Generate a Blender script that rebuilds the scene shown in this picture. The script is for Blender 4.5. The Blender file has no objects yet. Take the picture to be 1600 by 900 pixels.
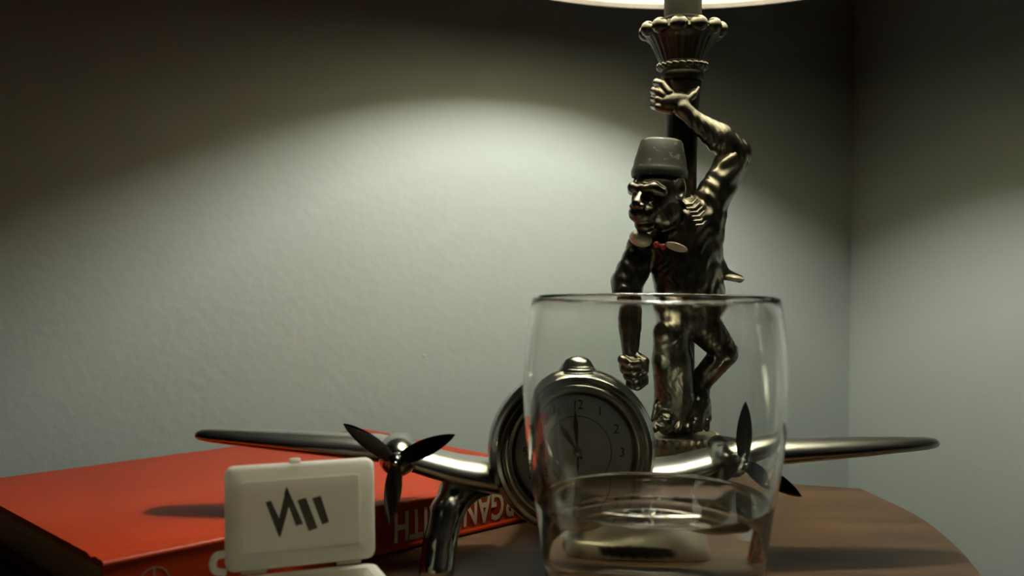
import bpy, bmesh, math
import numpy as np
from mathutils import Vector, Matrix

# ------------------------------------------------------------------ units
# everything is authored in centimetres on the table top (z = 0 is the table surface)
CM = 0.01
TZ = 0.55                      # height of the table top above the floor, metres
F_PX, PITCH, ROLL, EYE = 1590.0, math.radians(1.5), math.radians(0.25), 12.0
_fw = np.array([0, math.cos(PITCH), -math.sin(PITCH)])
_up0 = np.array([0, math.sin(PITCH), math.cos(PITCH)])
_rt0 = np.array([1.0, 0, 0])
_rt = _rt0 * math.cos(ROLL) + _up0 * math.sin(ROLL)
_up = _up0 * math.cos(ROLL) - _rt0 * math.sin(ROLL)
def at(x, y, Y):
    d = _fw + _rt * (x - 800) / F_PX - _up * (y - 450) / F_PX
    return np.array([0, 0, EYE]) + d * Y / d[1]
def W(p):
    return Vector((p[0] * CM, p[1] * CM, p[2] * CM + TZ))

scene = bpy.context.scene
col = scene.collection

# ------------------------------------------------------------------ camera
cd = bpy.data.cameras.new('camera')
cam = bpy.data.objects.new('camera', cd); col.objects.link(cam)
cd.sensor_width = 36; cd.lens = F_PX / 1600 * 36; cd.clip_start = 0.01
m = Matrix(((_rt[0], _up[0], -_fw[0]), (_rt[1], _up[1], -_fw[1]), (_rt[2], _up[2], -_fw[2]))).to_4x4()
m.translation = W((0, 0, EYE)); cam.matrix_world = m
cd.dof.use_dof = True; cd.dof.focus_distance = 0.44; cd.dof.aperture_fstop = 10.5
scene.camera = cam

# ------------------------------------------------------------------ world, exposure
wd = bpy.data.worlds.new('dim_room'); scene.world = wd; wd.use_nodes = True
bg = wd.node_tree.nodes['Background']
bg.inputs[0].default_value = (1.0, 0.90, 0.60, 1); bg.inputs[1].default_value = 0.0015
scene.view_settings.view_transform = 'Standard'
scene.view_settings.look = 'None'
scene.view_settings.gamma = 1
scene.view_settings.use_curve_mapping = False
scene.view_settings.exposure = 0.0
scene.cycles.max_bounces = 40; scene.cycles.transmission_bounces = 40; scene.cycles.glossy_bounces = 8
BULB_STRENGTH = 300.0
BULB_COLOR = (1.0, 0.985, 0.93)

# ------------------------------------------------------------------ materials
def mat(name, base, rough=0.5, metal=0.0, noise=None, bump=None, **kw):
    """noise=(scale, other colour, contrast lo, hi, stretch); bump=(scale, strength, distance)"""
    m = bpy.data.materials.new(name); m.use_nodes = True
    nt = m.node_tree; p = nt.nodes['Principled BSDF']
    p.inputs['Base Color'].default_value = (*base, 1)
    p.inputs['Roughness'].default_value = rough
    p.inputs['Metallic'].default_value = metal
    for k, v in kw.items():
        p.inputs[k.replace('_', ' ')].default_value = v
    tc = nt.nodes.new('ShaderNodeTexCoord')
    if noise:
        sc, other, lo, hi, st = noise
        mp = nt.nodes.new('ShaderNodeMapping'); mp.inputs['Scale'].default_value = st
        nt.links.new(tc.outputs['Object'], mp.inputs[0])
        n = nt.nodes.new('ShaderNodeTexNoise'); n.inputs['Scale'].default_value = sc; n.inputs['Detail'].default_value = 6
        nt.links.new(mp.outputs[0], n.inputs['Vector'])
        r = nt.nodes.new('ShaderNodeValToRGB')
        r.color_ramp.elements[0].position = lo; r.color_ramp.elements[1].position = hi
        r.color_ramp.elements[0].color = (*base, 1); r.color_ramp.elements[1].color = (*other, 1)
        nt.links.new(n.outputs['Fac'], r.inputs[0]); nt.links.new(r.outputs[0], p.inputs['Base Color'])
    if bump:
        sc, s, dist = bump
        n = nt.nodes.new('ShaderNodeTexNoise'); n.inputs['Scale'].default_value = sc; n.inputs['Detail'].default_value = 4
        nt.links.new(tc.outputs['Object'], n.inputs['Vector'])
        b = nt.nodes.new('ShaderNodeBump'); b.inputs['Strength'].default_value = s; b.inputs['Distance'].default_value = dist
        nt.links.new(n.outputs['Fac'], b.inputs['Height']); nt.links.new(b.outputs[0], p.inputs['Normal'])
    return m

ONE = (1, 1, 1)
M = {}
M['wall'] = mat('wall_paint', (0.242, 0.272, 0.246), 0.75, noise=(3, (0.230, 0.258, 0.234), .35, .7, ONE), bump=(170, .16, .002))
M['floor'] = mat('floor_carpet', (0.10, 0.08, 0.06), 0.95, noise=(60, (0.14, 0.115, 0.09), .3, .7, ONE), bump=(300, .6, .004))
M['wood'] = mat('table_wood', (0.052, 0.027, 0.011), 0.45, noise=(14, (0.118, 0.066, 0.027), .38, .75, (1.2, 5, 5)), bump=(220, .12, .0008), Specular_IOR_Level=.3)
M['pewter'] = mat('antique_pewter', (0.20, 0.188, 0.142), 0.28, 0.95, noise=(55, (0.045, 0.041, 0.03), .40, .62, ONE), bump=(180, .25, .0008), Coat_Weight=.5, Coat_Roughness=.2)
M['pewter_bright'] = mat('worn_silver_plate', (0.50, 0.47, 0.36), 0.42, 0.65, noise=(70, (0.22, 0.20, 0.14), .48, .66, ONE), bump=(160, .2, .0006))
M['fez'] = mat('worn_grey_enamel', (0.040, 0.043, 0.038), 0.36, 0.3, noise=(320, (0.20, 0.19, 0.16), .58, .72, ONE), bump=(120, .2, .0006))
M['pewter_dark'] = mat('shaded_patina_metal', (0.06, 0.055, 0.04), 0.36, 0.95, noise=(60, (0.03, 0.027, 0.02), .4, .65, ONE), bump=(200, .25, .0006))  # patina on post and leaves; on the capital it also stands for shade
M['column'] = mat('shaded_lamp_tube', (0.008, 0.008, 0.005), 0.55, noise=(60, (0.012, 0.012, 0.008), .4, .65, ONE), Specular_IOR_Level=.2)  # near-black, the shade below the socket put into the colour
M['lit_cream_enamel'] = mat('lit_cream_enamel', (0.62, 0.56, 0.44), 0.4, 0.2, noise=(90, (0.40, 0.35, 0.26), .5, .75, ONE))  # pale so that the collar's top-lit highlight is in the colour
M['red_enamel'] = mat('red_enamel', (0.30, 0.02, 0.012), 0.4)
M['chrome'] = mat('brushed_aluminium', (0.40, 0.41, 0.365), 0.19, 1.0, noise=(25, (0.34, 0.35, 0.31), .4, .7, ONE), bump=(250, .05, .0003))
M['wing_metal'] = mat('satin_aluminium', (0.42, 0.43, 0.38), 0.28, 1.0, noise=(25, (0.36, 0.37, 0.325), .4, .7, ONE), bump=(250, .05, .0003))
M['shaded_metal'] = mat('shaded_gunmetal', (0.07, 0.07, 0.065), 0.22, 1.0, noise=(40, (0.05, 0.05, 0.046), .4, .7, ONE))  # chrome darkened, the unlit room it would mirror put into the colour
M['black'] = mat('black_lacquer', (0.008, 0.008, 0.007), 0.3, noise=(30, (0.012, 0.012, 0.01), .4, .7, ONE))
M['dial'] = mat('silvered_dial', (0.58, 0.59, 0.50), 0.5, 0.15, noise=(50, (0.50, 0.51, 0.43), .4, .7, ONE))
M['ink'] = mat('dial_ink', (0.012, 0.012, 0.010), 0.6, noise=(50, (0.018, 0.018, 0.016), .4, .7, ONE))
M['book'] = mat('red_book_cloth', (0.31, 0.030, 0.005), 0.40, noise=(30, (0.26, 0.024, 0.004), .35, .7, ONE), bump=(900, .2, .0004), Specular_IOR_Level=.12)
M['letter'] = mat('cream_foil_lettering', (0.62, 0.50, 0.33), 0.5, noise=(200, (0.50, 0.38, 0.24), .45, .7, ONE))
M['emblem_ink'] = mat('shaded_emblem_foil', (0.22, 0.14, 0.07), 0.6, noise=(200, (0.16, 0.10, 0.05), .45, .7, ONE))  # dimmed foil, the shade at this end of the spine in its colour
M['pages'] = mat('page_edges', (0.55, 0.49, 0.36), 0.85, noise=(40, (0.42, 0.36, 0.25), .35, .7, (1, 1, 40)))
M['brass'] = mat('socket_brass', (0.45, 0.33, 0.14), 0.35, 1.0, noise=(40, (0.35, 0.25, 0.1), .4, .7, ONE))
M['shade_in'] = mat('shade_lining', (0.26, 0.238, 0.168), 0.8, noise=(60, (0.25, 0.226, 0.158), .4, .7, ONE))
M['shade_out'] = mat('shade_fabric', (0.06, 0.05, 0.035), 0.9, noise=(90, (0.045, 0.037, 0.026), .4, .7, ONE), bump=(600, .4, .0005))

def glass_mat(name, ior, color=(1, 1, 1)):
    m = bpy.data.materials.new(name); m.use_nodes = True
    nt = m.node_tree; nt.nodes.clear()
    o = nt.nodes.new('ShaderNodeOutputMaterial'); g = nt.nodes.new('ShaderNodeBsdfGlass')
    g.inputs['IOR'].default_value = ior; g.inputs['Roughness'].default_value = 0; g.inputs['Color'].default_value = (*color, 1)
    nt.links.new(g.outputs[0], o.inputs[0]); return m
M['glass'] = glass_mat('clear_glass', 1.5, (0.985, 0.99, 0.98))
M['water'] = glass_mat('water', 1.333)

def thin_glass(name):
    m = bpy.data.materials.new(name); m.use_nodes = True
    nt = m.node_tree; nt.nodes.clear()
    o = nt.nodes.new('ShaderNodeOutputMaterial'); t = nt.nodes.new('ShaderNodeBsdfTransparent'); g = nt.nodes.new('ShaderNodeBsdfGlossy')
    g.inputs['Roughness'].default_value = 0.03
    fr = nt.nodes.new('ShaderNodeFresnel'); fr.inputs[0].default_value = 1.5
    mx = nt.nodes.new('ShaderNodeMixShader')
    nt.links.new(fr.outputs[0], mx.inputs[0]); nt.links.new(t.outputs[0], mx.inputs[1]); nt.links.new(g.outputs[0], mx.inputs[2])
    nt.links.new(mx.outputs[0], o.inputs[0]); return m
M['crystal'] = thin_glass('clock_crystal')

def plastic(name, c, tr):
    m = bpy.data.materials.new(name); m.use_nodes = True
    nt = m.node_tree; p = nt.nodes['Principled BSDF']; o = nt.nodes['Material Output']
    p.inputs['Base Color'].default_value = (*c, 1); p.inputs['Roughness'].default_value = .4
    tl = nt.nodes.new('ShaderNodeBsdfTranslucent'); tl.inputs[0].default_value = (*c, 1)
    mx = nt.nodes.new('ShaderNodeMixShader'); mx.inputs[0].default_value = tr
    nt.links.new(p.outputs[0], mx.inputs[1]); nt.links.new(tl.outputs[0], mx.inputs[2]); nt.links.new(mx.outputs[0], o.inputs[0])
    return m
M['plastic'] = plastic('milky_white_plastic', (0.80, 0.80, 0.70), 0.6)
M['logo'] = mat('grey_print', (0.10, 0.095, 0.07), 0.6, noise=(80, (0.13, 0.12, 0.09), .4, .7, ONE))

def emis(name, c, s):
    m = bpy.data.materials.new(name); m.use_nodes = True
    nt = m.node_tree; nt.nodes.clear()
    o = nt.nodes.new('ShaderNodeOutputMaterial'); e = nt.nodes.new('ShaderNodeEmission')
    e.inputs[0].default_value = (*c, 1); e.inputs[1].default_value = s
    nt.links.new(e.outputs[0], o.inputs[0]); return m
M['bulb'] = emis('lit_bulb', BULB_COLOR, BULB_STRENGTH)

# ------------------------------------------------------------------ mesh helpers (cm in, metres out)
def link(name, me, parent=None, loc=None):
    o = bpy.data.objects.new(name, me); col.objects.link(o)
    if parent is not None: o.parent = parent
    if loc is not None: o.location = loc
    return o
def mesh(name, v, f, mt, parent=None, loc=None, smooth=40, mats=None, fm=None):
    me = bpy.data.meshes.new(name)
    v = np.asarray(v, float) * CM
    me.from_pydata(v.tolist(), [], [list(map(int, q)) for q in f]); me.update()
    for x in (mats or [mt]): me.materials.append(M[x])
    if fm is not None: me.polygons.foreach_set('material_index', fm)
    bm = bmesh.new(); bm.from_mesh(me); bmesh.ops.recalc_face_normals(bm, faces=bm.faces); bm.to_mesh(me); bm.free()
    if smooth:
        me.polygons.foreach_set('use_smooth', [True] * len(me.polygons))
        me.set_sharp_from_angle(angle=math.radians(smooth))
    return link(name, me, parent, loc)
def root(name, loc_cm, label, cat, rz=0, group=None):
    o = bpy.data.objects.new(name, None); col.objects.link(o)
    o.empty_display_size = .02
    o.location = W(loc_cm); o.rotation_euler = (0, 0, rz)
    o['label'] = label; o['category'] = cat
    if group: o['group'] = group
    return o
def tag(o, label, cat):
    o['label'] = label; o['category'] = cat; return o
def struct(o):
    o['kind'] = 'structure'; return o

def lathe(prof, n=64, axis='z', c=(0, 0, 0), mod=None, closed=False):
    """prof: (r, h) pairs; returns verts, faces (surface of revolution, capped on the axis when r == 0)"""
    v, f, rows = [], [], []
    for i, (r, h) in enumerate(prof):
        if r < 1e-6:
            rows.append([len(v)]); pts = [(0.0, 0.0)]
        else:
            rows.append(list(range(len(v), len(v) + n)))
            pts = []
            for k in range(n):
                a = 2 * math.pi * k / n
                rr = r * (mod(a, i) if mod else 1)
                pts.append((rr * math.cos(a), rr * math.sin(a)))
        for (x, y) in pts:
            q = (x, y, h) if axis == 'z' else (x, h, y)
            v.append((q[0] + c[0], q[1] + c[1], q[2] + c[2]))
    m_ = len(prof)
    for i in range(m_ if closed else m_ - 1):
        A, B = rows[i], rows[(i + 1) % m_]
        for k in range(n):
            k2 = (k + 1) % n
            if len(A) == 1 and len(B) == 1: continue
            if len(A) == 1: f.append((A[0], B[k], B[k2]))
            elif len(B) == 1: f.append((A[k], A[k2], B[0]))
            else: f.append((A[k], A[k2], B[k2], B[k]))
    return v, f
def rbox(sx, sy, sz, c, bev=.1, seg=2):
    bm = bmesh.new(); bmesh.ops.create_cube(bm, size=1)
    bmesh.ops.scale(bm, vec=(sx, sy, sz), verts=bm.verts)
    if bev: bmesh.ops.bevel(bm, geom=bm.edges[:], offset=bev, segments=seg, profile=.5, affect='EDGES')
    bmesh.ops.translate(bm, vec=c, verts=bm.verts)
    bm.verts.index_update()
    r = [tuple(q.co) for q in bm.verts], [tuple(q.index for q in p.verts) for p in bm.faces]
    bm.free(); return r
def join(*parts):
    v, f = [], []
    for (a, b) in parts:
        o = len(v); v += [tuple(x) for x in a]; f += [tuple(i + o for i in q) for q in b]
    return v, f
def extrude(poly, a, b, plane='xy'):
    """prism from a 2-D polygon; plane names the polygon's axes, the third runs a..b"""
    n = len(poly); v = []
    for h in (a, b):
        for (p, q) in poly:
            v.append({'xy': (p, q, h), 'xz': (p, h, q), 'yz': (h, p, q)}[plane])
    f = [tuple(range(n))[::-1], tuple(range(n, 2 * n))] + [(i, (i + 1) % n, n + (i + 1) % n, n + i) for i in range(n)]
    return v, f
def tube(pts, rad, n=10):
    pts = [np.array(p, float) for p in pts]; v, f = [], []
    rad = rad if hasattr(rad, '__len__') else [rad] * len(pts)
    ref = None
    for i, p in enumerate(pts):
        t = pts[min(i + 1, len(pts) - 1)] - pts[max(i - 1, 0)]; t /= np.linalg.norm(t)
        if ref is None: ref = np.array([0, 0, 1.]) if abs(t[2]) < .9 else np.array([1., 0, 0])
        a = np.cross(t, ref); a /= np.linalg.norm(a); b = np.cross(a, t); ref = b
        for k in range(n):
            g = 2 * math.pi * k / n
            v.append(tuple(p + rad[i] * (a * math.cos(g) + b * math.sin(g))))
    for i in range(len(pts) - 1):
        for k in range(n):
            f.append((i * n + k, i * n + (k + 1) % n, (i + 1) * n + (k + 1) % n, (i + 1) * n + k))
    f.append(tuple(range(n))[::-1]); f.append(tuple(range((len(pts) - 1) * n, len(pts) * n)))
    return v, f
def ellipsoid(c, r, n=14):
    prof = [(math.sin(math.pi * i / n), -math.cos(math.pi * i / n)) for i in range(n + 1)]
    prof[0] = (0, -1); prof[-1] = (0, 1)
    v, f = lathe(prof, n * 2)
    return [(c[0] + x * r[0], c[1] + y * r[1], c[2] + z * r[2]) for x, y, z in v], f
def text_mesh(body, size, depth=.01, sx=1.0, align='CENTER', bold=0.0):
    cu = bpy.data.curves.new('t', 'FONT'); cu.body = body; cu.size = size; cu.extrude = depth
    cu.align_x = align; cu.align_y = 'CENTER'; cu.resolution_u = 4; cu.offset = bold
    o = bpy.data.objects.new('t', cu); col.objects.link(o)
    dg = bpy.context.evaluated_depsgraph_get(); dg.update()
    me = bpy.data.meshes.new_from_object(o.evaluated_get(dg))
    v = [(q.co.x * sx, q.co.y, q.co.z) for q in me.vertices]; f = [tuple(p.vertices) for p in me.polygons]
    bpy.data.objects.remove(o); bpy.data.curves.remove(cu); bpy.data.meshes.remove(me)
    return v, f

# ------------------------------------------------------------------ implicit surfaces (organic shapes)
class SDF:
    """a field of smoothly joined tapered capsules and ellipsoids, meshed with surface nets (cm)"""
    def __init__(s, lo, hi, h):
        s.lo = np.array(lo, float); s.h = h
        s.n = np.ceil((np.array(hi) - s.lo) / h).astype(int) + 1
        s.F = np.full(s.n, 1.0, np.float32)
    def box(s, lo, hi):
        a = np.clip(np.floor((np.array(lo) - s.lo) / s.h).astype(int), 0, s.n - 1)
        b = np.clip(np.ceil((np.array(hi) - s.lo) / s.h).astype(int) + 1, 1, s.n)
        sl = tuple(slice(i, j) for i, j in zip(a, b))
        g = [s.lo[i] + s.h * np.arange(a[i], b[i]) for i in range(3)]
        return sl, g[0][:, None, None], g[1][None, :, None], g[2][None, None, :]
    def put(s, sl, d, k, sub=False):
        A = s.F[sl]
        if sub:
            d = -d; h = np.clip(.5 - .5 * (A - d) / k, 0, 1); s.F[sl] = A * (1 - h) + d * h + k * h * (1 - h)
        else:
            h = np.clip(.5 + .5 * (A - d) / k, 0, 1); s.F[sl] = A * (1 - h) + d * h - k * h * (1 - h)
    def cap(s, a, ra, b, rb, k=.15, sub=False):
        a = np.array(a, float); b = np.array(b, float); m_ = max(ra, rb) + 2 * k + .1
        sl, X, Y, Z = s.box(np.minimum(a, b) - m_, np.maximum(a, b) + m_)
        d = b - a; L2 = max(d @ d, 1e-9)
        t = np.clip(((X - a[0]) * d[0] + (Y - a[1]) * d[1] + (Z - a[2]) * d[2]) / L2, 0, 1)
        D = np.sqrt((X - a[0] - t * d[0]) ** 2 + (Y - a[1] - t * d[1]) ** 2 + (Z - a[2] - t * d[2]) ** 2) - (ra + (rb - ra) * t)
        s.put(sl, D, k, sub)
    def ell(s, c, r, k=.12, R=None, sub=False):
        c = np.array(c, float); r = np.array(r, float); m_ = max(r) + 2 * k + .1
        sl, X, Y, Z = s.box(c - m_, c + m_)
        P = [X - c[0], Y - c[1], Z - c[2]]
        if R is not None: P = [P[0] * R[i][0] + P[1] * R[i][1] + P[2] * R[i][2] for i in range(3)]
        q = np.sqrt((P[0] / r[0]) ** 2 + (P[1] / r[1]) ** 2 + (P[2] / r[2]) ** 2)
        g = np.sqrt((P[0] / r[0] ** 2) ** 2 + (P[1] / r[1] ** 2) ** 2 + (P[2] / r[2] ** 2) ** 2) + 1e-6
        s.put(sl, q * (q - 1) / g, k, sub)
    def chain(s, pts, k=.12):
        for (p, r), (q, t) in zip(pts[:-1], pts[1:]): s.cap(p, r, q, t, k)
    def warp(s, lo, hi, fn):
        sl, X, Y, Z = s.box(lo, hi); s.F[sl] += fn(X, Y, Z)
    def mesh(s):
        F, n = s.F, s.n
        S = F < 0
        cnt = np.zeros(n - 1, np.int8); acc = np.zeros(tuple(n - 1) + (3,), np.float32)
        corner = S[:-1, :-1, :-1]
        mixed = np.zeros(n - 1, bool)
        for dx in (0, 1):
            for dy in (0, 1):
                for dz in (0, 1):
                    mixed |= S[dx:n[0] - 1 + dx, dy:n[1] - 1 + dy, dz:n[2] - 1 + dz] != corner
        I = np.argwhere(mixed)
        pos = np.zeros((len(I), 3)); c = np.zeros(len(I))
        for ax in range(3):
            o1, o2 = [q for q in range(3) if q != ax]
            for e1 in (0, 1):
                for e2 in (0, 1):
                    A = I.copy(); A[:, o1] += e1; A[:, o2] += e2; B = A.copy(); B[:, ax] += 1
                    fa = F[A[:, 0], A[:, 1], A[:, 2]].astype(float); fb = F[B[:, 0], B[:, 1], B[:, 2]].astype(float)
                    w = (fa < 0) != (fb < 0)
                    t = np.where(w, fa / np.where(w, fa - fb, 1), 0)
                    P = A.astype(float); P[:, ax] += t
                    pos += P * w[:, None]; c += w
        pos /= c[:, None]
        idx = np.full(n - 1, -1); idx[I[:, 0], I[:, 1], I[:, 2]] = np.arange(len(I))
        faces = []
        for ax in range(3):
            o1, o2 = [(1, 2), (2, 0), (0, 1)][ax]
            a = [slice(None)] * 3; b = [slice(None)] * 3
            a[ax] = slice(0, -1); b[ax] = slice(1, None)
            E = np.argwhere(S[tuple(a)] != S[tuple(b)])
            E = E[(E[:, o1] > 0) & (E[:, o2] > 0) & (E[:, o1] < n[o1] - 1) & (E[:, o2] < n[o2] - 1)]
            q = []
            for (u_, w_) in ((-1, -1), (0, -1), (0, 0), (-1, 0)):
                C = E.copy(); C[:, o1] += u_; C[:, o2] += w_
                q.append(idx[C[:, 0], C[:, 1], C[:, 2]])
            Q = np.stack(q, 1); flip = ~S[E[:, 0], E[:, 1], E[:, 2]]
            Q[flip] = Q[flip][:, ::-1]; faces.append(Q)
        Q = np.concatenate(faces); Q = Q[(Q >= 0).all(1)]
        return pos * s.h + s.lo, Q
def sdf_obj(name, s, mt, parent):
    v, q = s.mesh()
    me = bpy.data.meshes.new(name); nv, nf = len(v), len(q)
    me.vertices.add(nv); me.vertices.foreach_set('co', (v * CM).astype(np.float32).ravel())
    me.loops.add(nf * 4); me.loops.foreach_set('vertex_index', q.astype(np.int32).ravel())
    me.polygons.add(nf); me.polygons.foreach_set('loop_start', np.arange(0, nf * 4, 4, dtype=np.int32))
    me.polygons.foreach_set('use_smooth', np.ones(nf, bool))
    me.materials.append(M[mt]); me.update(calc_edges=True); me.validate()
    return link(name, me, parent)

# ================================================================== the room
TH = math.radians(23.0)
u2 = np.array([math.cos(TH), math.sin(TH)]); n2 = np.array([-u2[1], u2[0]])      # along / into the left wall
CORNER = np.array([26.2, 78.8])
def wall(name, a, b, out):
    a, b, out = map(np.array, (a, b, out)); q = [a, b, b + out * 10, a + out * 10]
    v = [(p[0], p[1], z) for z in (-TZ * 100, 190) for p in q]
    f = [(0, 1, 2, 3), (4, 5, 6, 7), (0, 1, 5, 4), (1, 2, 6, 5), (2, 3, 7, 6), (3, 0, 4, 7)]
    return struct(mesh(name, v, f, 'wall', None, Vector((0, 0, TZ)), smooth=0))
wall('wall_left', CORNER - u2 * 170, CORNER, n2)
wall('wall_right', CORNER + u2 * 0, CORNER - n2 * 190, u2)
for (px, py, rr) in ((663, 556, .1), (826, 409, .06)):          # small nibs under the paint
    d = at(px, py, 1.0) - np.array([0, 0, EYE]); k = (CORNER @ n2) / (d[:2] @ n2)
    q = np.array([0, 0, EYE]) + d * k
    v, f = ellipsoid((0, 0, 0), (rr, rr * .35, rr), 6)
    o = mesh('paint_nib', v, f, 'wall', bpy.data.objects['wall_left']); o.location = (q[0] * CM, q[1] * CM, q[2] * CM); o.rotation_euler = (0, 0, TH)
fl = [CORNER + u2 * 10 + n2 * 10, CORNER - u2 * 170 + n2 * 10, CORNER - u2 * 170 - n2 * 190, CORNER + u2 * 10 - n2 * 190]
v, f = extrude([tuple(p) for p in fl], -TZ * 100 - 5, -TZ * 100)
struct(mesh('floor', v, f, 'floor', None, Vector((0, 0, TZ)), smooth=0))

# ================================================================== table
def catmull(p, n=8):
    p = [np.array(x, float) for x in p]; out = []
    q = [2 * p[0] - p[1]] + p + [2 * p[-1] - p[-2]]
    for i in range(1, len(q) - 2):
        for k in range(n):
            t = k / n
            out.append(.5 * (2 * q[i] + (q[i + 1] - q[i - 1]) * t + (2 * q[i - 1] - 5 * q[i] + 4 * q[i + 1] - q[i + 2]) * t * t + (3 * q[i] - q[i - 1] - 3 * q[i + 1] + q[i + 2]) * t ** 3))
    out.append(p[-1]); return out
back = catmull([(18.95, 54.2), (15.3, 55.35), (5, 58.7), (-5, 60.6), (-12, 60.6), (-20, 57.4), (-30, 51.6), (-36, 47)])
side = catmull([(-36, 47), (-41, 38), (-40, 26), (-33, 14), (-20, 7), (-6, 5), (5, 9), (12, 19), (16, 29.5), (18.3, 38.8), (19.25, 43.7), (19.6, 48.7), (18.95, 54.2)])
outline = back + side[1:-1]
t_root = root('side_table', (-8, 34, -TZ * 100), 'dark brown wooden side table with bowed edges standing in the room corner', 'table')
def inset(P, d):
    P = np.array(P); nx = np.roll(P, -1, 0) - np.roll(P, 1, 0); nn = np.stack([-nx[:, 1], nx[:, 0]], 1); nn /= np.linalg.norm(nn, axis=1)[:, None]
    c = P.mean(0)
    if ((c - P) * nn).sum() < 0: nn = -nn
    return P + nn * d
O0 = np.array(outline) - np.array([-8, 34]); H0 = TZ * 100
rings = [(inset(O0, .45), H0), (inset(O0, .12), H0 - .12), (O0, H0 - .45), (O0, H0 - 1.5), (inset(O0, .5), H0 - 2.0)]
nO = len(O0); v = []; f = []
for P, z in rings: v += [(p[0], p[1], z) for p in P]
for i in range(len(rings) - 1):
    for k in range(nO): f.append((i * nO + k, i * nO + (k + 1) % nO, (i + 1) * nO + (k + 1) % nO, (i + 1) * nO + k))
f.append(tuple(range(nO))); f.append(tuple(range((len(rings) - 1) * nO, len(rings) * nO))[::-1])
mesh('table_top', v, f, 'wood', t_root, smooth=35)
A1, A2 = inset(O0, 4.5), inset(O0, 6.5)
v = [(p[0], p[1], z) for P, z in ((A1, H0 - 2), (A1, H0 - 9), (A2, H0 - 9), (A2, H0 - 2)) for p in P]
f = [(i * nO + k, i * nO + (k + 1) % nO, ((i + 1) % 4) * nO + (k + 1) % nO, ((i + 1) % 4) * nO + k) for i in range(4) for k in range(nO)]
mesh('apron', v, f, 'wood', t_root, smooth=35)
leg_me = None
for (x, y) in ((20, 14), (-20, 15), (-19, -17), (9, -10)):
    if leg_me is None:
        v, f = lathe([(0, 0), (1.3, 0), (1.6, 3), (1.5, 8), (2.0, 30), (2.4, 42), (2.7, 43), (2.7, H0 - 2), (0, H0 - 2)], 20)
        lg = mesh('leg', v, f, 'wood', t_root, (x * CM, y * CM, 0)); leg_me = lg.data
    else: link('leg', leg_me, t_root, (x * CM, y * CM, 0))

# ================================================================== figurine lamp
LY = 48.3
LO = at(1062, 600, LY); LO[2] = 0
lamp = root('table_lamp', tuple(LO), 'tall pewter table lamp shaped as a fez-wearing monkey climbing a post', 'lamp')
def P(x, y, d=0.0):
    return at(x, y, LY + d) - LO
def R(px, d=0.0): return px * (LY + d) / F_PX
def zy(y, d=0.0): return P(1062, y, d)[2]

# foot and plinth
def flute(n, amp, rows):
    return lambda a, i: 1 + (amp * (abs(math.cos(n * a / 2)) - .6) if i in rows else 0)
ztop = 3.88
prof = [(0, 0), (2.58, 0), (2.64, .08), (2.63, .3), (2.56, .6), (2.45, .88), (2.3, 1.08), (2.1, 1.16), (1.95, 1.22), (1.85, 1.4), (1.78, 1.7),
        (1.74, 2.1), (1.76, 2.5), (1.84, 2.85), (1.95, 3.05), (2.0, 3.2), (2.0, 3.7), (1.96, 3.82), (1.85, ztop), (0, ztop)]
v, f = lathe(prof, 96, mod=flute(24, .03, range(9, 13)))
base = mesh('base', v, f, 'pewter_bright', lamp, smooth=35)
bead = None
NB = 36
for k in range(NB):
    a = 2 * math.pi * k / NB
    if bead is None:
        v, f = ellipsoid((0, 0, 0), (.2, .2, .22), 6); b = mesh('bead', v, f, 'pewter_bright', base); bead = b.data
    else: b = link('bead', bead, base)
    b.location = (2.08 * math.cos(a) * CM, 2.08 * math.sin(a) * CM, 3.58 * CM)
orn = None
for k in range(4):
    if orn is None:
        parts = [ellipsoid((0, -4.05 - .25 * math.cos(j * .3), .45), (.13, .28, .42 - .035 * abs(j)), 6) for j in range(1)]
        parts = []
        for j in range(-3, 4):
            parts.append(ellipsoid((j * .17, -2.5 + .02 * j * j * .6, .5), (.11, .24, .5 - .035 * abs(j)), 6))
        v, f = join(*parts); o = mesh('leaf_ornament', v, f, 'pewter_dark', base); orn = o.data
    else: o = link('leaf_ornament', orn, base)
    o.rotation_euler = (0, 0, k * math.pi / 2 - math.radians(30))

# post behind the monkey
zc0, zc1 = zy(126), zy(36)
v, f = lathe([(0, ztop - .05), (.95, ztop - .05), (.88, 5), (.8, 7), (.74, 12), (.72, 16), (.74, 19), (.82, zc0 - .9), (.86, zc0 + .1), (0, zc0 + .1)], 40,
             mod=lambda a, i: 1 + .05 * math.sin(5 * a + i) + .03 * math.sin(9 * a - 2 * i))
post = mesh('post', v, f, 'pewter_dark', lamp, (-.0002 * 0, 0, 0))

# capital
def r_(px): return R(px)
cap = [(0, zy(127)), (r_(31), zy(127)), (r_(33), zy(122)), (r_(34), zy(117)), (r_(32), zy(112)), (r_(37), zy(107)), (r_(38), zy(102)), (r_(35), zy(98)),
       (r_(38), zy(92)), (r_(43), zy(80)), (r_(49), zy(68)), (r_(53), zy(62)), (r_(58), zy(58)), (r_(60), zy(52)), (r_(57), zy(45)), (r_(50), zy(41)),
       (r_(42), zy(40)), (r_(36), zy(38)), (r_(34), zy(35)), (0, zy(35))]
v, f = lathe(cap, 96, mod=flute(26, .05, range(8, 12)))
capital = mesh('capital', v, f, 'pewter_dark', lamp, smooth=35)
bead = None
for k in range(12):
    a = 2 * math.pi * (k + .5) / 12
    if bead is None:
        v, f = ellipsoid((0, 0, 0), (r_(14), r_(11), r_(12)), 8); b = mesh('scalloped_bead', v, f, 'pewter', capital); bead = b.data
    else: b = link('scalloped_bead', bead, capital)
    b.location = (r_(58) * math.cos(a) * CM, r_(58) * math.sin(a) * CM, zy(49) * CM); b.rotation_euler = (0, 0, a + math.pi / 2)
bead = None
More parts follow.
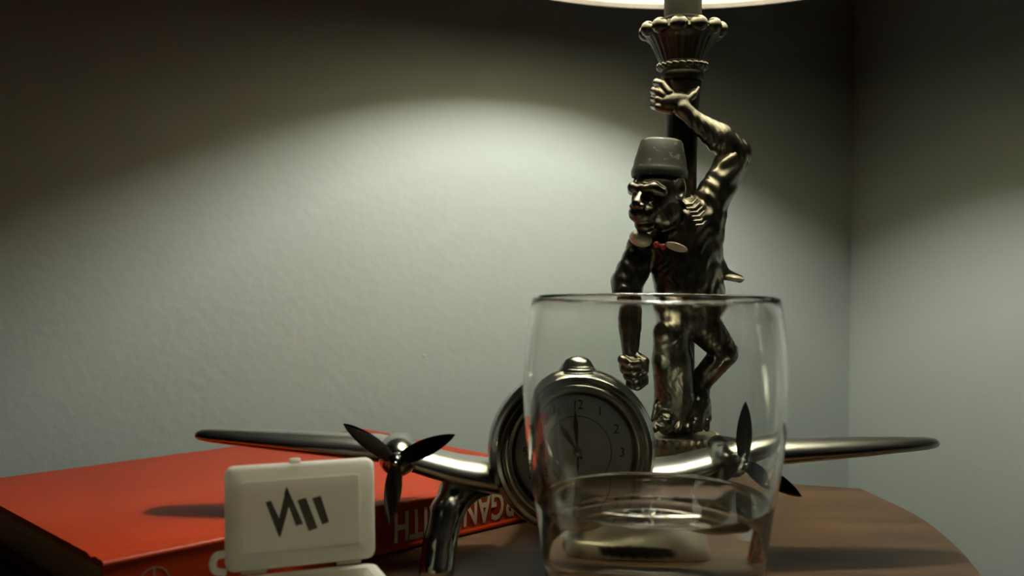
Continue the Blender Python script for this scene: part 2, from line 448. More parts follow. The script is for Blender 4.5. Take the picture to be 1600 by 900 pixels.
for k in range(22):
    a = 2 * math.pi * k / 22
    if bead is None:
        v, f = ellipsoid((0, 0, 0), (r_(7), r_(5), r_(5)), 6); b = mesh('rope_bead', v, f, 'pewter', capital); bead = b.data
    else: b = link('rope_bead', bead, capital)
    b.location = (r_(36) * math.cos(a) * CM, r_(36) * math.sin(a) * CM, zy(104.5) * CM); b.rotation_euler = (0, .5, a + math.pi / 2)
# column, socket, bulb
zb = 37.1
v, f = lathe([(0, zy(35.5)), (r_(31), zy(35.5)), (r_(31), zy(30)), (r_(29), zy(28)), (r_(29), 28.5), (r_(26), 28.8), (0, 28.8)], 40)
mesh('column', v, f, 'column', lamp)
v, f = lathe([(0, 28.6), (2.3, 28.6), (2.5, 29.0), (2.4, 29.3), (1.7, 29.5), (1.6, 29.8), (1.7, 32.5), (1.75, 33), (1.7, 33.7), (0, 33.7)], 40)  # base flared into an unseen cup, added to shade the column
sock = mesh('socket', v, f, 'brass', lamp)
v, f = tube([(1.6, 0, 30.6), (2.1, 0, 30.6), (2.6, 0, 30.6)], .16, 10); mesh('switch_key', v, f, 'brass', sock)
pr = [(0, 33.7), (1.25, 33.7), (1.3, 34.3)]
rb = 2.9
for i in range(0, 15):
    a = math.radians(-58 + i * 148 / 14)
    pr.append((max(rb * math.cos(a), 0 if i == 14 else .01), zb + rb * math.sin(a)))
pr[-1] = (0, zb + rb)
v, f = lathe(pr, 40); mesh('bulb', v, f, 'bulb', lamp)
# harp and shade
hp = [(1.5, 0, 30), (3.2, 0, 32.5), (4.1, 0, 36), (3.9, 0, 40), (2.6, 0, 44), (.9, 0, 46.2), (0, 0, 46.5), (-.9, 0, 46.2), (-2.6, 0, 44), (-3.9, 0, 40), (-4.1, 0, 36), (-3.2, 0, 32.5), (-1.5, 0, 30)]
v, f = tube([tuple(p) for p in catmull(hp, 5)], .12, 8); mesh('harp', v, f, 'brass', lamp)
zs0, rs0, zs1, rs1 = 27.37, 13.0, 47.0, 5.6
pr = [(rs0, zs0), (rs0 + .15, zs0), (rs1 + .15, zs1), (rs1, zs1)]
v, f = lathe(pr, 96, closed=True)
fm = [(0 if (i // 96) == 3 else 1) for i in range(len(f))]
shade = mesh('lamp_shade', v, f, None, lamp, smooth=30, mats=['shade_in', 'shade_out'], fm=fm)
shade.location = (0, 0, zs0 * CM); shade.rotation_euler = (0, math.radians(1.5), 0)
shade.data.transform(Matrix.Translation((0, 0, -zs0 * CM)))
for (r0, z0, nm) in ((rs0, zs0, 'shade_trim'), (rs1, zs1, 'shade_trim')):
    v, f = lathe([(r0 - .03, z0 - .22), (r0 + .22, z0 - .22), (r0 + .22, z0 + .9 * (1 if z0 < 30 else 0)), (r0 + .15, z0 + .9 * (1 if z0 < 30 else .1)), (r0 - .03, z0)], 96, closed=True)
    mesh(nm, [(x, y, z - zs0) for x, y, z in v], f, 'shade_out', shade)
parts = []
for k in range(3):
    a = k * 2 * math.pi / 3
    parts.append(tube([(0, 0, 46.5), (3 * math.cos(a), 3 * math.sin(a), 46.55), (5.66 * math.cos(a), 5.66 * math.sin(a), 46.8)], .1, 8))
v, f = join(*parts); mesh('spider', [(x, y, z - zs0) for x, y, z in v], f, 'brass', shade)
v, f = lathe([(0, 46.4), (.5, 46.4), (.35, 46.9), (.5, 47.4), (.3, 48), (0, 48.2)], 20); mesh('finial', v, f, 'brass', lamp)

# ---- the monkey: one continuous body
Hh = .042
lo, hi = P(945, 690, 0), P(1185, 118, 0)
lo = np.array([lo[0], -4.2, ztop - .1]); hi = np.array([hi[0], 1.8, hi[2]])
S = SDF(lo, hi, Hh)
def C(a, b, k=.15):           # tapered limb between (x, y, depth, radius) in photo scale
    S.cap(P(*a[:3]), R(a[3], a[2]), P(*b[:3]), R(b[3], b[2]), k)
# trunk
C((1062, 352, -1.35, 44), (1074, 440, -1.35, 46), .2)
C((1050, 385, -1.6, 40), (1066, 445, -1.6, 44), .2)
C((1012, 384, -1.55, 24), (1060, 380, -1.4, 40), .25)
C((1108, 316, -1.15, 25), (1080, 380, -1.2, 44), .25)
C((1074, 440, -1.3, 48), (1078, 478, -1.25, 46), .2)
# legs
C((1064, 480, -1.6, 38), (1050, 512, -2.5, 29), .2)
C((1050, 512, -2.5, 29), (1052, 560, -2.05, 33), .15)
C((1052, 560, -2.05, 33), (1056, 625, -1.45, 33), .15)
C((1056, 625, -1.45, 33), (1050, 655, -1.5, 29), .15)
C((1094, 482, -1.2, 38), (1142, 544, -1.35, 24), .15)
C((1142, 545, -1.35, 24), (1098, 596, -.9, 19), .12)
C((1098, 603, -.9, 17), (1092, 640, -1.15, 24), .15)
# feet with toes, gripping the post
C((1046, 652, -1.7, 25), (1040, 664, -2.3, 15), .12)
C((1092, 640, -1.2, 24), (1092, 662, -1.75, 15), .12)
for j in range(4):
    C((1026 + j * 12, 664, -2.25, 7), (1024 + j * 12, 672, -2.65 + .04 * j, 5.5), .05)
    C((1076 + j * 11, 660, -1.75, 6.5), (1077 + j * 11, 671, -2.1 + .05 * j, 5.2), .05)
C((1030, 630, -1.8, 9), (1023, 655, -1.9, 7), .08)
C((1108, 625, -1.2, 8), (1112, 655, -1.2, 7), .08)
# lowered arm
C((1004, 392, -1.6, 23), (981, 442, -1.7, 23), .15)
C((981, 442, -1.7, 23), (982, 500, -2.0, 19), .12)
C((982, 500, -2.0, 19), (983, 546, -2.25, 14), .1)
# fist: palm, four curled fingers, thumb
S.ell(P(986, 568, -2.3), (R(21), R(18), R(22)), .1)
for j in range(4):
    z = 562 + j * 9.5; x0 = 976 + j * 2.5
    S.chain([(P(x0 - 6 + j * 2, z - 4 + j * 4, -2.6), R(8)), (P(x0 + 8 + j, z + 4 + j * 2.5, -3.0), R(7.5)), (P(x0 + 22, z + 3 + j * .5, -2.85), R(7)), (P(x0 + 24, z - 1, -2.45), R(6))], .035)
S.chain([(P(992, 553, -2.4), R(9)), (P(1006, 562, -2.7), R(8)), (P(1007, 576, -2.95), R(6.5))], .05)
# raised arm
C((1110, 314, -1.2, 25), (1150, 240, -.9, 23), .15)
C((1152, 238, -.9, 22), (1124, 216, -1.05, 23), .12)
C((1124, 216, -1.05, 23), (1084, 187, -1.2, 14), .1)
# raised hand: back of the hand toward the viewer, fingers curling round the left of the post
C((1084, 186, -1.2, 13), (1066, 170, -1.2, 14), .1)
S.ell(P(1056, 160, -1.12), (R(23), R(12), R(17)), .1)
for j, (yk, yt) in enumerate(((143, 131), (152, 144), (161, 156), (170, 167))):
    S.chain([(P(1046 + j, yk + 2, -1.15), R(7.5)), (P(1029 - (0 if j else -6), yt, -.95), R(6.8)), (P(1022 + (4 if j == 0 else 0), yt - 2, -.45), R(6.2)), (P(1024 + (4 if j == 0 else 0), yt, .2), R(5.2))], .03)
S.chain([(P(1070, 158, -1.1), R(8)), (P(1082, 148, -.85), R(7)), (P(1088, 140, -.35), R(6)), (P(1087, 136, .2), R(5))], .05)
# neck and head
C((1060, 352, -1.5, 26), (1040, 322, -1.95, 27), .2)
Hc = (1025, 303, -2.2); hx, hd = -.62, -.785
def Fp(a, b, c):              # face frame in photo px: forward, sideways (viewer's right), up
    x = Hc[0] + a * hx + b * .785; d = Hc[2] + (a * hd + b * -.62) * LY / F_PX
    return P(x, Hc[1] - c, d)
Rf = np.array([[hx, hd, 0], [.785, -.62, 0], [0, 0, 1.]])
S.ell(Fp(-6, 2, 6), (R(40), R(38), R(37)), .1, Rf)
S.ell(Fp(10, 0, -10), (R(29), R(31), R(36)), .12, Rf)
S.ell(Fp(-6, 12, -30), (R(28), R(26), R(26)), .15, Rf)
for sg in (-1, 1): S.chain([(Fp(22, sg * 31, 4), R(6)), (Fp(31, sg * 21, 10), R(8)), (Fp(35, sg * 8, 8), R(7))], .08)
S.cap(Fp(34, 0, 10), R(6), Fp(36, 0, 0), R(5), .1)
S.ell(Fp(34, 0, -30), (R(19), R(21), R(17)), .1, Rf)            # muzzle
S.ell(Fp(27, 0, -49), (R(16), R(16), R(11)), .1, Rf)            # chin
S.cap(Fp(36, 0, 2), R(5), Fp(48, 0, -15), R(8.5), .06)          # nose
S.ell(Fp(47, -8, -19), (R(6), R(6), R(5)), .05, Rf); S.ell(Fp(47, 8, -19), (R(6), R(6), R(5)), .05, Rf)
S.ell(Fp(18, -20, -14), (R(11), R(9), R(12)), .1, Rf); S.ell(Fp(18, 20, -14), (R(11), R(9), R(12)), .1, Rf)    # cheeks
for b in (-13, 13): S.ell(Fp(39, b * 1.15, -5), (R(12), R(9), R(7)), .06, Rf, sub=True)
for b in (-14, 14): S.ell(Fp(28, b, -5), (R(6), R(6), R(5)), .03, Rf)
S.cap(Fp(50, -15, -36), R(2.4), Fp(54, 0, -38), R(2.2), .04, sub=True); S.cap(Fp(50, 15, -36), R(2.4), Fp(54, 0, -38), R(2.2), .04, sub=True)
for sgn in (-1, 1):
    S.ell(Fp(-8, sgn * 41, 9), (R(15), R(7), R(19)), .05, Rf); S.ell(Fp(-3, sgn * 47, 9), (R(9), R(5), R(13)), .05, Rf, sub=True)
# fur strands modelled into the surface
gl, gh = P(1070, 262, 0), P(1185, 172, 0)
def strands(X, Y, Z):
    t = X * .55 + Z * .84 + .12 * np.sin(6 * X); return (.016 * np.sin((X * .95 + Z * .25) * 24 + 1.2 * np.sin(Z * 4 + X * 2)) * np.clip(.9 - (Z - P(1130, 222)[2] + .55 * (X - P(1130, 222)[0])) * 1.5, 0, 1.6)).astype(np.float32) + 0 * Y
S.warp((gl[0], -4, gl[2]), (gh[0], 2, gh[2]), strands)
gl, gh = P(950, 605, 0), P(1180, 300, 0)
S.warp((lo[0], -4.2, ztop + .6), (hi[0], 2, P(0, 330)[2]), lambda X, Y, Z: (.012 * np.sin(21 * X + 3 * np.sin(4 * Z)) * np.sin(9 * Z + 5 * X)).astype(np.float32) + 0 * Y)
body = sdf_obj('monkey_body', S, 'pewter', lamp)

# ---- jacket (open at the front), with sleeves and a flared tail
J = SDF((lo[0], -4.2, P(0, 470)[2]), (hi[0], 1.6, P(0, 222)[2]), Hh)
def CJ(a, b, k=.15): J.cap(P(*a[:3]), R(a[3], a[2]), P(*b[:3]), R(b[3], b[2]), k)
CJ((1064, 352, -1.3, 49), (1076, 436, -1.3, 51), .2)
CJ((1012, 386, -1.5, 27), (1062, 384, -1.35, 44), .2)
CJ((1110, 316, -1.1, 28), (1082, 385, -1.15, 49), .2)
CJ((1076, 436, -1.25, 52), (1080, 452, -1.2, 52), .15)
CJ((1004, 390, -1.55, 26), (980, 442, -1.65, 25.5), .15)
CJ((980, 442, -1.65, 25), (981, 462, -1.7, 23), .1)
CJ((1112, 312, -1.15, 28), (1142, 256, -.95, 25.5), .12)
J.cap(P(1040, 345, -3.4), R(26), P(1052, 470, -3.5), R(34), .05, sub=True)       # open front
J.cap(P(1044, 340, -2.2), R(24), P(1052, 330, -1.4), R(36), .05, sub=True)       # neck hole
def folds(X, Y, Z):
    return (.022 * np.sin((X * .8 - Z * .5) * 11 + 2.2 * np.sin(Y * 2.5 + X * 2 + Z)) + .022 * np.sin((X * .4 + Z) * 7 + 2.5 * np.sin(X * 3 + Y * 2))).astype(np.float32)
J.warp((lo[0], -4.2, J.lo[2]), (hi[0], 2, P(0, 222)[2]), folds)
J.chain([(P(1118, 405, -1.2), R(12)), (P(1132, 428, -1.15), R(9)), (P(1156, 436, -1.1), R(6))], .08)
sdf_obj('jacket', J, 'pewter', body)
# tail flap, its bright top put into the colour
v, f = ellipsoid((0, 0, 0), (R(17), R(22), R(5)), 8)
o = mesh('jacket_tail', v, f, 'lit_cream_enamel', body); o.location = P(1146, 434, -1.15) * CM; o.rotation_euler = (0, .18, 0)
# braid loops on the shoulder
br = []
for j in range(6):
    c = (1076 + j * 3.2, 318 + j * 6.5); w = 15 - abs(j - 2.5) * 1.3
    br.append(tube([P(c[0] - w, c[1] - 5, -2.3 - .03 * j), P(c[0] - w * .4, c[1] + 2, -2.52 - .03 * j), P(c[0] + w * .4, c[1] + 1, -2.48 - .03 * j), P(c[0] + w, c[1] - 7, -2.1 - .03 * j)], R(2.6), 8))
v, f = join(*br); mesh('braid', v, f, 'pewter', body)
# fez
fa, fb = P(1030, 279, -2.1), P(1034, 219, -2.0)
hgt = np.linalg.norm(fb - fa)
v, f = lathe([(0, .1), (R(38), .02), (R(41), 0), (R(42.5), .12), (R(42.5), .3), (R(41), .42), (R(40), .5), (R(38.5), .8), (R(35), 1.2), (R(32), hgt - .14), (R(30), hgt - .04), (R(27), hgt), (0, hgt + .03)], 56)
fez = mesh('fez', v, f, 'fez', body)
fez.location = fa * CM
fez.rotation_euler = Vector(fb - fa).to_track_quat('Z', 'Y').to_euler()
v, f = lathe([(0, hgt - .02), (.16, hgt - .02), (.16, hgt + .06), (.08, hgt + .12), (0, hgt + .14)], 16); mesh('fez_button', v, f, 'pewter', fez)
# collar wings and bow tie
def wing_collar(c, r, rot):
    v, f = ellipsoid((0, 0, 0), r, 8); o = mesh('collar_wing', v, f, 'lit_cream_enamel', body)
    o.location = P(*c) * CM; o.rotation_euler = rot
wing_collar((1001, 373, -2.45), (R(18), R(14), R(12)), (-.35, .25, -.4))
wing_collar((1057, 386, -3.02), (R(18), R(9), R(4.5)), (-.45, .32, .25))
parts = [ellipsoid((-.17, 0, 0), (.16, .1, .15), 6), ellipsoid((.17, 0, 0), (.16, .1, .15), 6), ellipsoid((0, -.05, 0), (.08, .1, .1), 6)]
v, f = join(*parts); o = mesh('bow_tie', v, f, 'red_enamel', body); o.location = P(1031, 384, -3.12) * CM; o.rotation_euler = (0, .3, .2)

# ================================================================== aeroplane clock
YAW = math.radians(3.0)
CO = at(899, 700, 40.5)
clock = root('airplane_clock', (2.27, 40.5, 0), 'silver airplane-shaped desk clock with two propellers behind the glass', 'clock', YAW)
clock.rotation_euler = (0, math.radians(.9), YAW)
zc = 4.62; yf = -1.75           # dial centre height, front face depth (local, towards the viewer is -y)
# case: a rounded cowling, axis along y
pr = [(2.62, yf + .35), (2.70, yf + .12), (2.86, yf + .02), (3.0, yf + .06), (3.10, yf + .22), (3.12, yf + .4), (3.2, yf + .5), (3.28, yf + .8), (3.3, yf + 1.2), (3.22, yf + 1.8), (3.0, yf + 2.4),
      (2.6, yf + 3.1), (2.1, yf + 3.9), (1.7, yf + 4.8), (1.3, yf + 6), (.9, yf + 7.4), (.45, yf + 8.6), (0, yf + 9)]
v, f = lathe(pr, 96, 'y', (0, 0, zc)); case = mesh('case', v, f, 'chrome', clock, smooth=35)
tor = lambda R0, y0, r, n=10: [(R0 + r * math.cos(2 * math.pi * i / n), y0 + r * math.sin(2 * math.pi * i / n)) for i in range(n)]
v, f = lathe(tor(2.56, yf + .12, .17, 14), 96, 'y', (0, 0, zc), closed=True); mesh('bezel', v, f, 'chrome', clock)
v, f = lathe([(2.44, yf + .2), (2.44, yf + .1), (2.3, yf + .26), (2.3, yf + .5), (2.5, yf + .5)], 96, 'y', (0, 0, zc), closed=True); mesh('inner_ring', v, f, 'black', clock)
v, f = lathe([(0, yf + .42), (2.36, yf + .42), (2.36, yf + .5), (0, yf + .5)], 96, 'y', (0, 0, zc)); dial = mesh('dial', v, f, 'dial', clock)
v, f = lathe([(1.40, yf + .405), (1.43, yf + .405), (1.43, yf + .43), (1.40, yf + .43)], 96, 'y', (0, 0, zc), closed=True); mesh('chapter_ring', v, f, 'ink', dial)
v, f = lathe([(2.26, yf + .405), (2.28, yf + .405), (2.28, yf + .43), (2.26, yf + .43)], 96, 'y', (0, 0, zc), closed=True); mesh('minute_track', v, f, 'ink', dial)
for h in range(1, 13):
    a = math.radians(h * 30); v, f = text_mesh(str(h), .52, .008, .9)
    v = [(x + 1.85 * math.sin(a), yf + .41 - z, y + zc + 1.85 * math.cos(a)) for x, y, z in v]
    mesh('numeral', v, f, 'ink', dial, smooth=0)
def hand(name, ang, L, w, y):
    a = math.radians(ang); poly = [(-w * .5, -.35), (-w * .35, .2), (-w, L * .62), (0, L), (w, L * .62), (w * .35, .2), (w * .5, -.35)]
    q = [(x * math.cos(a) + z * math.sin(a), z * math.cos(a) - x * math.sin(a) + zc) for x, z in poly]
    v, f = extrude(q, y, y + .02, 'xz'); mesh(name, v, f, 'ink', clock, smooth=0)
hand('hour_hand', -35, 1.45, .13, yf + .36); hand('minute_hand', -4, 1.75, .10, yf + .31)
hand('alarm_hand', 178, .9, .05, yf + .385)
v, f = lathe([(0, yf + .12), (.1, yf + .13), (.17, yf + .18), (.2, yf + .27), (.2, yf + .4), (0, yf + .4)], 24, 'y', (0, 0, zc)); mesh('hand_hub', v, f, 'chrome', clock)
pr = [(2.42 * math.sin(i / 12 * .5) / math.sin(.5), yf + .16 - .2 * (math.cos(i / 12 * .5) - math.cos(.5)) / (1 - math.cos(.5))) for i in range(13)]
pr[0] = (0, pr[0][1])
v, f = lathe(pr, 64, 'y', (0, 0, zc)); mesh('crystal', v, f, 'crystal', clock)
# stepped dome on top of the case
v, f = lathe([(0, 2.8), (.88, 2.8), (.88, 3.05), (.86, 3.12), (.80, 3.15), (.80, 3.22), (.77, 3.26), (.72, 3.28), (.72, 3.34), (.68, 3.38), (.64, 3.44), (.58, 3.54), (.47, 3.65), (.34, 3.72), (.18, 3.76), (0, 3.775)], 40, 'z', (0, yf + 1.05, zc))
mesh('alarm_button', v, f, 'chrome', clock)
# wings (lofted aerofoils with the engine nacelle blended in), one each side
def wing(sx):
    sec = [  # span, y leading edge, chord, thickness, z
        (2.2, -1.2, 4.2, 1.6, 3.20), (3.2, -1.1, 4.0, 1.5, 3.27), (4.4, -1.0, 3.7, 1.38, 3.48), (5.6, -.95, 3.5, 1.3, 3.80), (6.6, -.95, 3.4, 1.25, 4.10),
        (7.6, -.9, 3.2, 1.2, 4.36), (8.8, -.8, 3.0, 1.1, 4.44), (10.4, -.65, 2.75, .98, 4.54), (12, -.45, 2.4, .84, 4.64), (13.4, -.2, 2.0, .70, 4.72), (14.3, .05, 1.6, .6, 4.76), (14.72, .25, 1.2, .48, 4.78), (14.9, .45, .7, .26, 4.79)]
    if sx > 0: sec = [(q[0] * 1.033,) + q[1:4] + (q[4],) for q in sec]
    n = 24; v, f = [], []
    for (s, y0, c, t, z) in sec:
        for k in range(n):
            a = 2 * math.pi * k / n; xx = .5 * (1 - math.cos(a)); th = t * (1.05 * math.sqrt(max(xx, 0)) * (1 - xx) * 1.75 + .06 * math.sin(math.pi * xx)) * .66
            v.append((sx * s, y0 + c * xx, z + (th if a <= math.pi else -th * .75)))
    for i in range(len(sec) - 1):
        for k in range(n): f.append((i * n + k, i * n + (k + 1) % n, (i + 1) * n + (k + 1) % n, (i + 1) * n + k))
    f.append(tuple(range(n))); f.append(tuple(range((len(sec) - 1) * n, len(sec) * n)))
    w = mesh('wing', v, f, 'wing_metal', clock, smooth=60)
    N = [(0, -2.45), (.3, -2.42), (.52, -2.2), (.68, -1.8), (.78, -1.3), (.80, -.7), (.74, 0), (.6, .8), (.4, 1.6), (.15, 2.3), (0, 2.5)]
    v, f = lathe(N, 40, 'y', (6.45 if sx > 0 else -6.75, 0, 4.40)); mesh('engine_nacelle', v, f, 'chrome', w)
wing(-1); wing(1)
# propellers
def propeller(sx, a0):
    hub = (6.45 if sx > 0 else -6.75, -2.75, 4.50)
    v, f = lathe([(0, -.42), (.1, -.4), (.2, -.3), (.27, -.12), (.3, .1), (.28, .35), (0, .35)], 24, 'y', hub)
    p = mesh('propeller', v, f, 'shaded_metal', clock)
    v, f = lathe([(0, -.62), (.05, -.6), (.09, -.54), (.09, -.4), (0, -.4)], 16, 'y', hub); mesh('hub_cap', v, f, 'chrome', p)
    for k in range(3):
        a = math.radians(a0 + 120 * k); v, f = [], []
        ns, m_ = 14, 10
        for i in range(ns + 1):
            t = i / ns; L = .12 + 2.25 * t
            w = .34 * math.sin(math.pi * min(1, (.12 + .88 * t) ** .85)) ** .75 + .02
            if i == ns: w = .02
            tw = math.radians(38 - 26 * t)
            for j in range(m_):
                g = 2 * math.pi * j / m_; e = w * math.cos(g); h = .055 * math.sin(g)
                ex = e * math.cos(tw) - h * math.sin(tw); ey = e * math.sin(tw) + h * math.cos(tw)
                v.append((hub[0] + L * math.cos(a) - ex * math.sin(a), hub[1] + ey * .7, hub[2] + L * math.sin(a) + ex * math.cos(a)))
        for i in range(ns):
            for j in range(m_): f.append((i * m_ + j, i * m_ + (j + 1) % m_, (i + 1) * m_ + (j + 1) % m_, (i + 1) * m_ + j))
        f.append(tuple(range(m_))); f.append(tuple(range(ns * m_, (ns + 1) * m_)))
        mesh('blade', v, f, 'shaded_metal', p)
propeller(-1, 25); propeller(1, 90)
# landing-gear legs with wheel fairings
for sx in (-1, 1):
    tz = sx * .078
    G = SDF((min(sx * 2.6, sx * 7), -4.2, -.16), (max(sx * 2.6, sx * 7), 1.8, 4.4), .06)
    G.chain([((sx * 4.3, .3, 3.05), .68), ((sx * 4.5, -.1, 2.65), .68), ((sx * 4.85, -.65, 2.1), .66), ((sx * 5.1, -1.25, 1.1 + tz), .64), ((sx * 5.2, -1.75, .2 + tz), .68)], .15)
    G.cap((sx * 3.4, .3, 2.9), .42, (sx * 4.4, .2, 2.85), .55, .5)
    G.F = np.maximum(G.F, (tz - (G.lo[2] + G.h * np.arange(G.n[2])))[None, None, :].astype(np.float32))
    sdf_obj('leg', G, 'chrome', clock)
# tail
v, f = extrude([(5.2, 4.3), (7.0, 4.4), (7.6, 6.2), (7.1, 6.5), (6.3, 6.1), (5.4, 5.1)], -.1, .1, 'yz'); mesh('tail_fin', v, f, 'chrome', clock, smooth=0)
v, f = extrude([(-2.6, 6.9), (-2.2, 6.3), (0, 5.6), (2.2, 6.3), (2.6, 6.9), (2.2, 7.2), (0, 7.0), (-2.2, 7.2)], 4.55, 4.7, 'xy'); mesh('tailplane', v, f, 'chrome', clock, smooth=0)
v, f = tube([(0, 5.6, 4.2), (0, 5.9, 2.4), (0, 6.1, .7)], .22, 12); t = mesh('tail_strut', v, f, 'chrome', clock)
v, f = lathe([(0, -.2), (.45, -.2), (.55, -.1), (.55, .1), (.45, .2), (0, .2)], 24, 'y', (0, 6.1, .55)); v = [(y - 6.1, x + 6.1, z) for x, y, z in v]; mesh('tail_wheel', v, f, 'shaded_metal', t)

# ================================================================== tumbler and water
GC = at(1021, 700, 33.7)
BZ = lambda r: .02 + .043 * (2.7 - r) + .0268 * (2.7 ** 2 - r * r)          # hollow underside of the heavy base
outer = [(r, BZ(r)) for r in (0, .1, .3, .6, .9, 1.2, 1.5, 1.8, 2.1, 2.4, 2.6, 2.7)] + [(2.82, .004), (2.95, 0), (3.1, .03), (3.3, .1), (3.45, .2), (3.53, .36), (3.552, .7), (3.589, 1.3), (3.657, 2.0), (3.757, 2.8), (3.876, 3.6),
         (4.03, 4.5), (4.15, 5.3), (4.26, 6.2), (4.33, 7.1), (4.35, 7.9), (4.32, 8.8), (4.24, 9.7), (4.13, 10.4), (4.07, 10.68), (4.055, 10.76), (4.02, 10.82), (3.97, 10.85)]
inner = [(3.92, 10.84), (3.88, 10.8), (3.87, 10.72), (3.96, 10.35), (4.08, 9.7), (4.17, 8.8), (4.2, 7.9), (4.18, 7.1), (4.11, 6.2), (3.99, 5.3), (3.86, 4.5), (3.714, 3.6), (3.595, 2.8), (3.52, 2.2), (3.469, 1.735), (3.441, 1.608), (3.362, 1.505), (3.247, 1.445), (3.169, 1.435), (2.4, 1.435), (1.2, 1.435), (0, 1.435)]
v, f = lathe(outer + inner, 128)
gl = mesh('drinking_glass', v, f, 'glass', None, W((GC[0], 33.7, 0.0)), smooth=60)
tag(gl, 'clear rounded drinking glass with a little water in it, in front of the clock', 'glass')
wl = 4.1
wi = [(r + .03, z - .03) for r, z in inner[::-1] if z < wl - .1]; wi[0] = (0, wi[0][1])
rw = 3.86 + (3.714 - 3.86) * (4.5 - wl) / .9
wp = wi + [(rw + .05, wl + .0), (rw + .055, wl + .1), (rw - .01, wl + .09), (rw - .05, wl + .045), (rw - .11, wl + .012), (rw - .2, wl), (2, wl), (0, wl)]
v, f = lathe(wp, 128)
wt = mesh('water', v, f, 'water', None, W((GC[0], 33.7, 0.0)), smooth=60)
tag(wt, 'shallow clear water in the bottom of the drinking glass', 'water')

# ================================================================== red book
BT = math.radians(43.74); BL, BW, BH = 21.8, 15.9, 2.1
bu = np.array([math.cos(BT), math.sin(BT)]); bw = np.array([-bu[1], bu[0]])
BN = np.array([-13.42, 33.21])
book = root('hardcover_book', (BN[0], BN[1], 0), 'thick red hardcover book lying flat with cream lettering on its spine', 'book', BT)
def board(z0, z1, up):
    g = .09
    top = [(.22, z1 - .10), (.4, z1 - .01), (.62, z1 + .01), (.85, z1 - .05), (1.0, z1 - g), (1.15, z1 - .05), (1.35, z1), (BW - .06, z1), (BW, z1 - .05)]
    bot = [(BW, z0 + .05), (BW - .06, z0), (.3, z0), (.22, z0 + .04)]
    poly = top + bot
    if not up: poly = [(y, BH - z) for y, z in poly]
    return extrude(poly, 0, BL, 'yz')
v, f = board(BH - .28, BH, True); mesh('front_cover', v, f, 'book', book, smooth=40)
v, f = board(BH - .28, BH, False); mesh('back_cover', v, f, 'book', book, smooth=40)
arc = [(.02 - .03 * math.sin(math.pi * i / 8), .3 + (BH - .6) * i / 8) for i in range(9)]
prof = [(.32, 0.0), (.1, .01), (-.03, .07), (-.06, .15), (-.02, .24)] + arc + [(-.02, BH - .24), (-.06, BH - .15), (-.03, BH - .07), (.1, BH - .01), (.32, BH)]
innr = [(.32, BH - .16), (.2, BH - .22)] + [(y + .14, z) for y, z in arc[::-1][1:-1]] + [(.2, .22), (.32, .16)]
v, f = extrude(prof + innr, 0, BL, 'yz'); spine = mesh('spine', v, f, 'book', book, smooth=50)
v, f = rbox(BL - .7, BW - .75, BH - .56, (BL / 2, .3 + (BW - .75) / 2, BH / 2), 0); mesh('page_block', v, f, 'pages', book, smooth=0)
def spine_y(z): 
    t = (z - .3) / (BH - .6); return .02 - .03 * math.sin(math.pi * min(max(t, 0), 1)) - .012
def on_spine(v2, s, z):          # lettering laid on the spine, upside down
    return [(s - x, spine_y(z - y) - max(d, 0), z - y) for x, y, d in v2]
def word(body, s0, s1):
    v2, f2 = text_mesh(body, 1.62, .006, bold=.035)
    xs = [p[0] for p in v2]; ys = [p[1] for p in v2]; k = (s1 - s0) / (max(xs) - min(xs)); h = 1.27 / (max(ys) - min(ys)); xm = (max(xs) + min(xs)) / 2; ym = (max(ys) + min(ys)) / 2
    v2 = [((x - xm) * k, (y - ym) * h, d) for x, y, d in v2]
    # give long letter edges the spine's curve
    bm = bmesh.new(); vs = [bm.verts.new(p) for p in v2]
    for q in f2:
        try: bm.faces.new([vs[i] for i in q])
        except ValueError: pass
    for yy in np.linspace(-.55, .55, 7):
        bmesh.ops.bisect_plane(bm, geom=bm.verts[:] + bm.edges[:] + bm.faces[:], plane_co=(0, float(yy), 0), plane_no=(0, 1, 0))
    bm.verts.index_update()
    v2 = [tuple(q.co) for q in bm.verts]; f2 = [tuple(q.index for q in p.verts) for p in bm.faces]; bm.free()
    mesh('lettering', on_spine(v2, (s0 + s1) / 2, 1.02), f2, 'letter', spine, smooth=0)
word('MORGAN', 15.72, 20.55); word('SMITH', 11.95, 15.15)
em = [lathe([(.50, -.006), (.56, -.006), (.56, .006), (.50, .006)], 40, closed=True)]
em += [extrude([(-.04, -.5), (.04, -.5), (.04, .38), (-.04, .38)], -.006, .006), extrude([(-.3, .05), (-.22, .05), (-.02, .42), (-.06, .46)], -.006, .006), extrude([(.3, .05), (.22, .05), (.02, .42), (.06, .46)], -.006, .006)]
v, f = join(*em); mesh('publisher_emblem', on_spine(v, 1.75, 1.0), f, 'emblem_ink', spine, smooth=0)

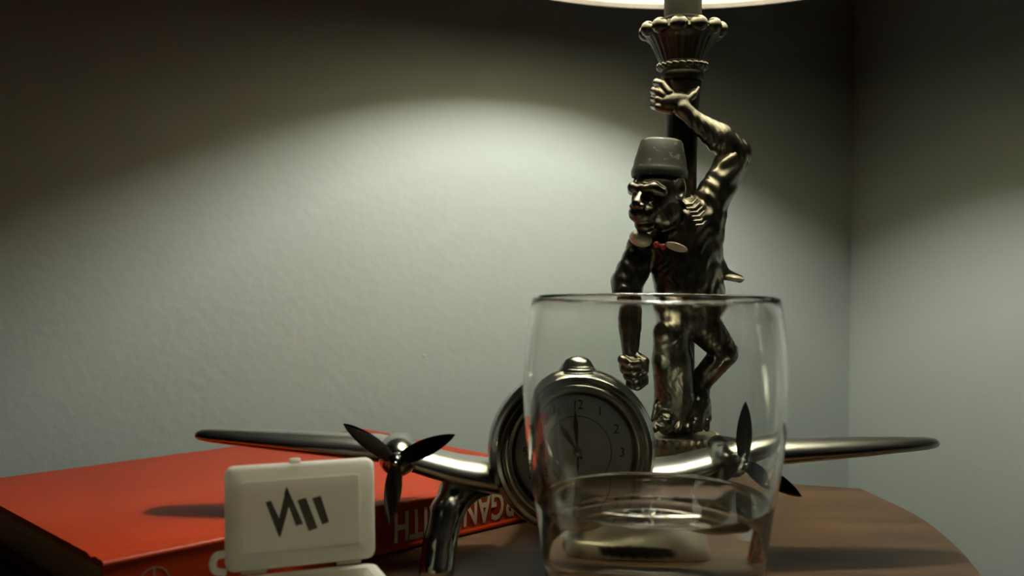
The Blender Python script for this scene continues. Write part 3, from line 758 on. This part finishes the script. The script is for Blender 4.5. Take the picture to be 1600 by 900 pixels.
# ================================================================== white plastic case
pl, prr = at(353, 898, 32.6), at(588, 872, 34.4)
dx, dy = prr[0] - pl[0], prr[1] - pl[1]; BA = math.atan2(dy, dx); LWd = math.hypot(dx, dy)
HZ = (pl[2] + prr[2]) / 2                        # hinge height
box = root('plastic_case', (pl[0], pl[1], 0), 'small white plastic case with its lid propped open, in front of the book', 'case', BA)
LH = 3.42; TW = .42
def ring_rect(x0, x1, z0, z1, r, n=5):
    o = []
    for (cx, cz, a0) in ((x1 - r, z1 - r, 0), (x0 + r, z1 - r, 90), (x0 + r, z0 + r, 180), (x1 - r, z0 + r, 270)):
        for i in range(n + 1):
            a = math.radians(a0 + 90 * i / n); o.append((cx + r * math.cos(a), cz + r * math.sin(a)))
    return o
def tray(W0, H0_, depth, rim, floor, r=.3):
    """open tray: rounded slab with a recessed panel on the -y face"""
    loops = [(ring_rect(.12, W0 - .12, .12, H0_ - .12, r - .1), depth), (ring_rect(0, W0, 0, H0_, r), depth - .14), (ring_rect(0, W0, 0, H0_, r), .14),
             (ring_rect(.05, W0 - .05, .05, H0_ - .05, r), .04), (ring_rect(.14, W0 - .14, .14, H0_ - .14, r), 0), (ring_rect(rim - .06, W0 - rim + .06, rim - .06, H0_ - rim + .06, .16), 0),
             (ring_rect(rim, W0 - rim, rim, H0_ - rim, .12), .05), (ring_rect(rim + .03, W0 - rim - .03, rim + .03, H0_ - rim - .03, .1), floor)]
    v, f = [], []; n = len(loops[0][0])
    for L, y in loops: v += [(x, y, z) for x, z in L]
    for i in range(len(loops) - 1):
        for k in range(n): f.append((i * n + k, i * n + (k + 1) % n, (i + 1) * n + (k + 1) % n, (i + 1) * n + k))
    f.append(tuple(range(n))); f.append(tuple(range((len(loops) - 1) * n, len(loops) * n)))
    return v, f
v, f = tray(LWd, LH, TW, .52, .13)
lid = mesh('lid', v, f, 'plastic', box, (0, 0, HZ * CM), smooth=45)
lid.rotation_euler = (math.radians(-4), 0, 0)
v, f = rbox(.38, .22, .22, (LWd * .46, .2, LH + .03), .07); mesh('clasp', v, f, 'plastic', lid)
# emblem on the lid panel: zigzag and two slanted bars (panel fraction coordinates)
def lp(x, y): return ((x - 140) / 1010 * LWd, LH - (y - 128 + (x - 140) * .085 - 43) / 700 * LH)
polys = [[(404, 402), (440, 390), (512, 556), (490, 636)], [(474, 585), (498, 640), (572, 380), (545, 296)], [(545, 296), (528, 345), (604, 560), (652, 546)],
         [(616, 388), (674, 370), (750, 575), (690, 596)], [(716, 374), (774, 357), (830, 535), (782, 552)]]
parts = [extrude([lp(*q) for q in p], .105, .131, 'xz') for p in polys]
v, f = join(*parts); mesh('emblem', v, f, 'logo', lid, smooth=0)
# base: the deeper half, opening upwards
v, f = tray(LWd, 3.6, HZ - .12, .4, 1.2)
v = [(x, -z + .1, HZ - .12 - y) for x, y, z in v]
bs = mesh('case_base', v, f, 'plastic', box, smooth=45)
for x0 in (.5, LWd - 1.3):
    v, f = tube([(x0, .22, HZ - .03), (x0 + .4, .22, HZ - .03), (x0 + .8, .22, HZ - .03)], .13, 12); mesh('hinge', v, f, 'plastic', bs)
v, f = tube(catmull([(.05, .35, HZ + .56), (-.26, .35, HZ + .52), (-.38, .35, HZ + .28), (-.3, .35, HZ + .04), (.05, .3, HZ - .05)], 5), .12, 10); mesh('hanging_loop', v, f, 'plastic', bs)
